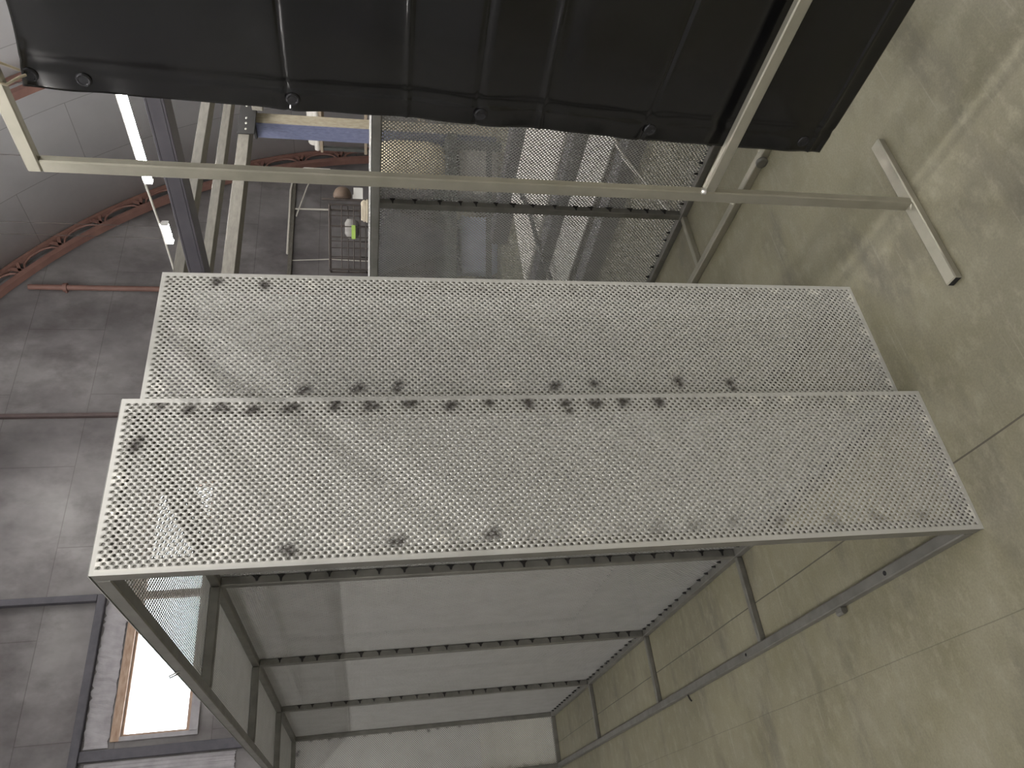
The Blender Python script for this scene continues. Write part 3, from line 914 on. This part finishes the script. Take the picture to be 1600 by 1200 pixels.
# under and beside the bench: boxes
def crate_box(name, label, cat, loc, rz, dims, mat, grp=None):
    r = thing(name, label, cat, loc, rz, grp)
    a, b, c = dims
    MB().box(-a / 2, a / 2, -b / 2, b / 2, 0, c * .86, 0, 0.006).build('body', mat, r)
    MB().box(-a / 2 - .008, a / 2 + .008, -b / 2 - .008, b / 2 + .008, c * .86, c, 0, 0.005).build('lid', mat, r)
    return r
crate_box('storage_box', 'white storage box under the workbench below the sack', 'box', bp(0.45, 0.4, 0), BR, (0.5, 0.45, 0.42), M['white'])
crate_box('storage_box', 'pale blue plastic box under the workbench below the lilac bundle', 'box', bp(-0.35, 0.4, 0), BR, (0.6, 0.45, 0.40), M['blue_pale'])
crate_box('storage_box', 'white carton on the floor at the right end of the workbench', 'box', bp(1.55, 0.3, 0), BR, (0.5, 0.5, 0.5), M['white'])
crate_box('storage_box', 'dark green toolbox on the floor in front of the white carton', 'box', bp(1.45, -0.4, 0), BR, (0.42, 0.3, 0.3), M['green_box'])

# long steel on the floor behind the low cage
gl2 = 'long steel lying on the floor behind the low cage'
def floor_channel(x, y0, y1, label, wd=0.12, h=0.11, rz=0.0, mat='dark_steel', z=0.0):
    r = thing('floor_channel', label, 'steel channel', (x, y0, z), rz, gl2)
    L = y1 - y0
    MB().box(-wd / 2, -wd / 2 + 0.008, 0, L, 0, h, 0, 0.002).build('web', M[mat], r)
    MB().box(-wd / 2 + .008, wd / 2, 0, L, h - 0.008, h).build('flange', M[mat], r)
    MB().box(-wd / 2 + .008, wd / 2, 0, L, 0, 0.008).build('flange', M[mat], r)
    return r
floor_channel(2.60, 0.55, 3.4, 'dark steel channel on the floor nearest the low cage', 0.12, 0.10, 0.03)
floor_channel(3.35, -0.4, 3.1, 'dark steel channel on the floor, second from the low cage, ending beyond the loose strap', 0.14, 0.15, 0.02)
floor_channel(4.95, 0.2, 4.05, 'dark steel channel on the floor farthest from the low cage', 0.16, 0.16, 0.03)
def sheet_stack(label, x0, x1, y0, y1, n, mat, rz=0.0):
    r = thing('sheet_stack', label, 'sheet metal', ((x0 + x1) / 2, y0, 0), rz, 'stacks of flat sheet on the floor')
    wx, L = (x1 - x0) / 2, y1 - y0
    for yy in (0.2, L - 0.3):
        MB().box(-wx, wx, yy, yy + 0.1, 0, 0.06).build('batten', M['plank'], r)
    for i in range(n):
        o = rnd.uniform(-.012, .012)
        MB().box(-wx + o, wx + o, o, L + o, 0.06 + i * 0.006, 0.06 + i * 0.006 + 0.004).build('sheet', M[mat], r)
    return r
sheet_stack('pale stack of flat steel sheets between the floor channels', 3.60, 4.62, -0.4, 3.3, 6, 'white')
sheet_stack('low stack of grey steel sheets beside the nearest floor channel', 2.78, 3.2, 0.5, 3.0, 3, 'galv')
strap = MB().tube([(2.9, 2.55, 0.10), (3.35, 2.52, 0.172), (3.9, 2.75, 0.116), (4.5, 3.0, 0.116)], 0.018, 8)
tag(strap.build('loose_hose', M['black_steel']), 'thin dark hose lying across the sheets and floor channel', 'hose')
rod2 = MB().tube([(2.0, 0.9, 0.012), (2.5, 1.0, 0.115), (3.28, 1.1, 0.165), (3.75, 1.15, 0.11)], 0.01, 8)
tag(rod2.build('pale_rod', M['cable']), 'pale bent rod lying across the floor channels', 'rod')

# rope coil on the low cage's top rail
rc = MB()
for k in range(4):
    pts = []
    for i in range(21):
        t = 2 * PI * i / 20
        pts.append((1.868 + 0.016 * math.cos(t), 0.842 + (0.060 - 0.004 * k) * math.sin(t), 1.4535 + 0.0085 * (k % 2) + 0.004 * k))
    rc.tube(pts, 0.0055, 6, 0, False)
rc.tube([(1.868, 0.79, 1.455), (1.862, 0.78, 1.470), (1.868, 0.80, 1.476), (1.872, 0.83, 1.472)], 0.0055, 6)
tag(rc.build('rope_coil', M['rope']), 'small coil of cream rope lying on top of the low cage', 'rope')

# ------------------------------------------------------------------ right side wall furniture
dk = MB().box(4.2, 11.02, FY1 - 0.10, FY1 - 0.02, 2.66, 2.73, 0, 0.004)
ck = dk.build('cable_duct', M['channel'])
tag(ck, 'narrow grey cable duct running level along the end wall', 'duct')
def cab(pts, label, r=0.010):
    return tag(MB().tube(pts, r, 8).build('wall_cable', M['cable']), label, 'cable', 'white cables at the cable duct')
cab([(9.0, 8.9, 2.745), (10.6, 8.88, 2.75), (10.95, 8.8, 2.70), (11.05, 8.72, 2.5), (11.02, 8.7, 2.02)], 'white cable bundle looping over the right end of the cable duct', 0.02)
cab([(10.18, 8.95, 2.66), (10.19, 8.95, 2.3), (10.2, 8.95, 1.6)], 'pair of white cables dropping down the wall from the duct', 0.018)
cab([(8.9, 8.96, 2.66), (8.95, 8.96, 2.0), (8.92, 8.96, 1.2)], 'thin cable dropping down the wall left of the white pair', 0.008)
cab([(9.9, 8.86, 2.62), (10.6, 8.8, 2.45), (11.0, 8.7, 2.3)], 'single white cable sagging away from the duct end', 0.012)

rk = thing('storage_rack', 'tall storage rack by the right side of the vault behind the blue post', 'rack', (8.35, 3.6, 0), 0)
for yy in (0, 2.35):
    for xx in (0, 0.55):
        MB().box(xx, xx + 0.05, yy, yy + 0.05, 0, 2.0, 0, 0.003).build('upright', M['bench'], rk)
for z in (0.55, 1.36, 1.98):
    MB().box(-0.02, 0.62, -0.02, 2.42, z, z + 0.04, 0, 0.004).build('rack_shelf', M['plank'], rk)
cb_ = thing('cardboard_carton', 'orange-brown cardboard carton on the rack behind the blue post', 'carton', (8.6, 5.05, 1.40))
MB().box(-0.2, 0.2, -0.32, 0.32, 0, 0.30, 0, 0.004).build('body', M['carton'], cb_)
MB().box(-0.2, 0.2, -0.025, 0.025, 0.30, 0.302).build('tape', M['plank'], cb_)
def ins_pipe(z, r, y1, label, mat, name='insulated_pipe'):
    mb = MB().tube([(8.6, 3.7, z), (8.6, y1, z)], r, 14)
    return tag(mb.build(name, mat), label, 'pipe')
ins_pipe(2.02 + 0.09, 0.09, 6.05, 'thick white insulated pipe lying on top of the rack', M['white'])
p_ = ins_pipe(2.02 + 0.09, 0.04, 6.0, '', M['white'], 'narrow_pipe'); p_.location.x = -0.22; p_.location.z = -.05
tag(p_, 'slim white pipe lying beside the thick insulated one on the rack', 'pipe')
pl = MB().box(8.4, 8.8, 3.7, 5.9, 0.59, 0.635, 0, 0.004)
plk = pl.build('plank', M['plank'])
tag(plk, 'old timber plank on the lowest shelf of the storage rack', 'plank')
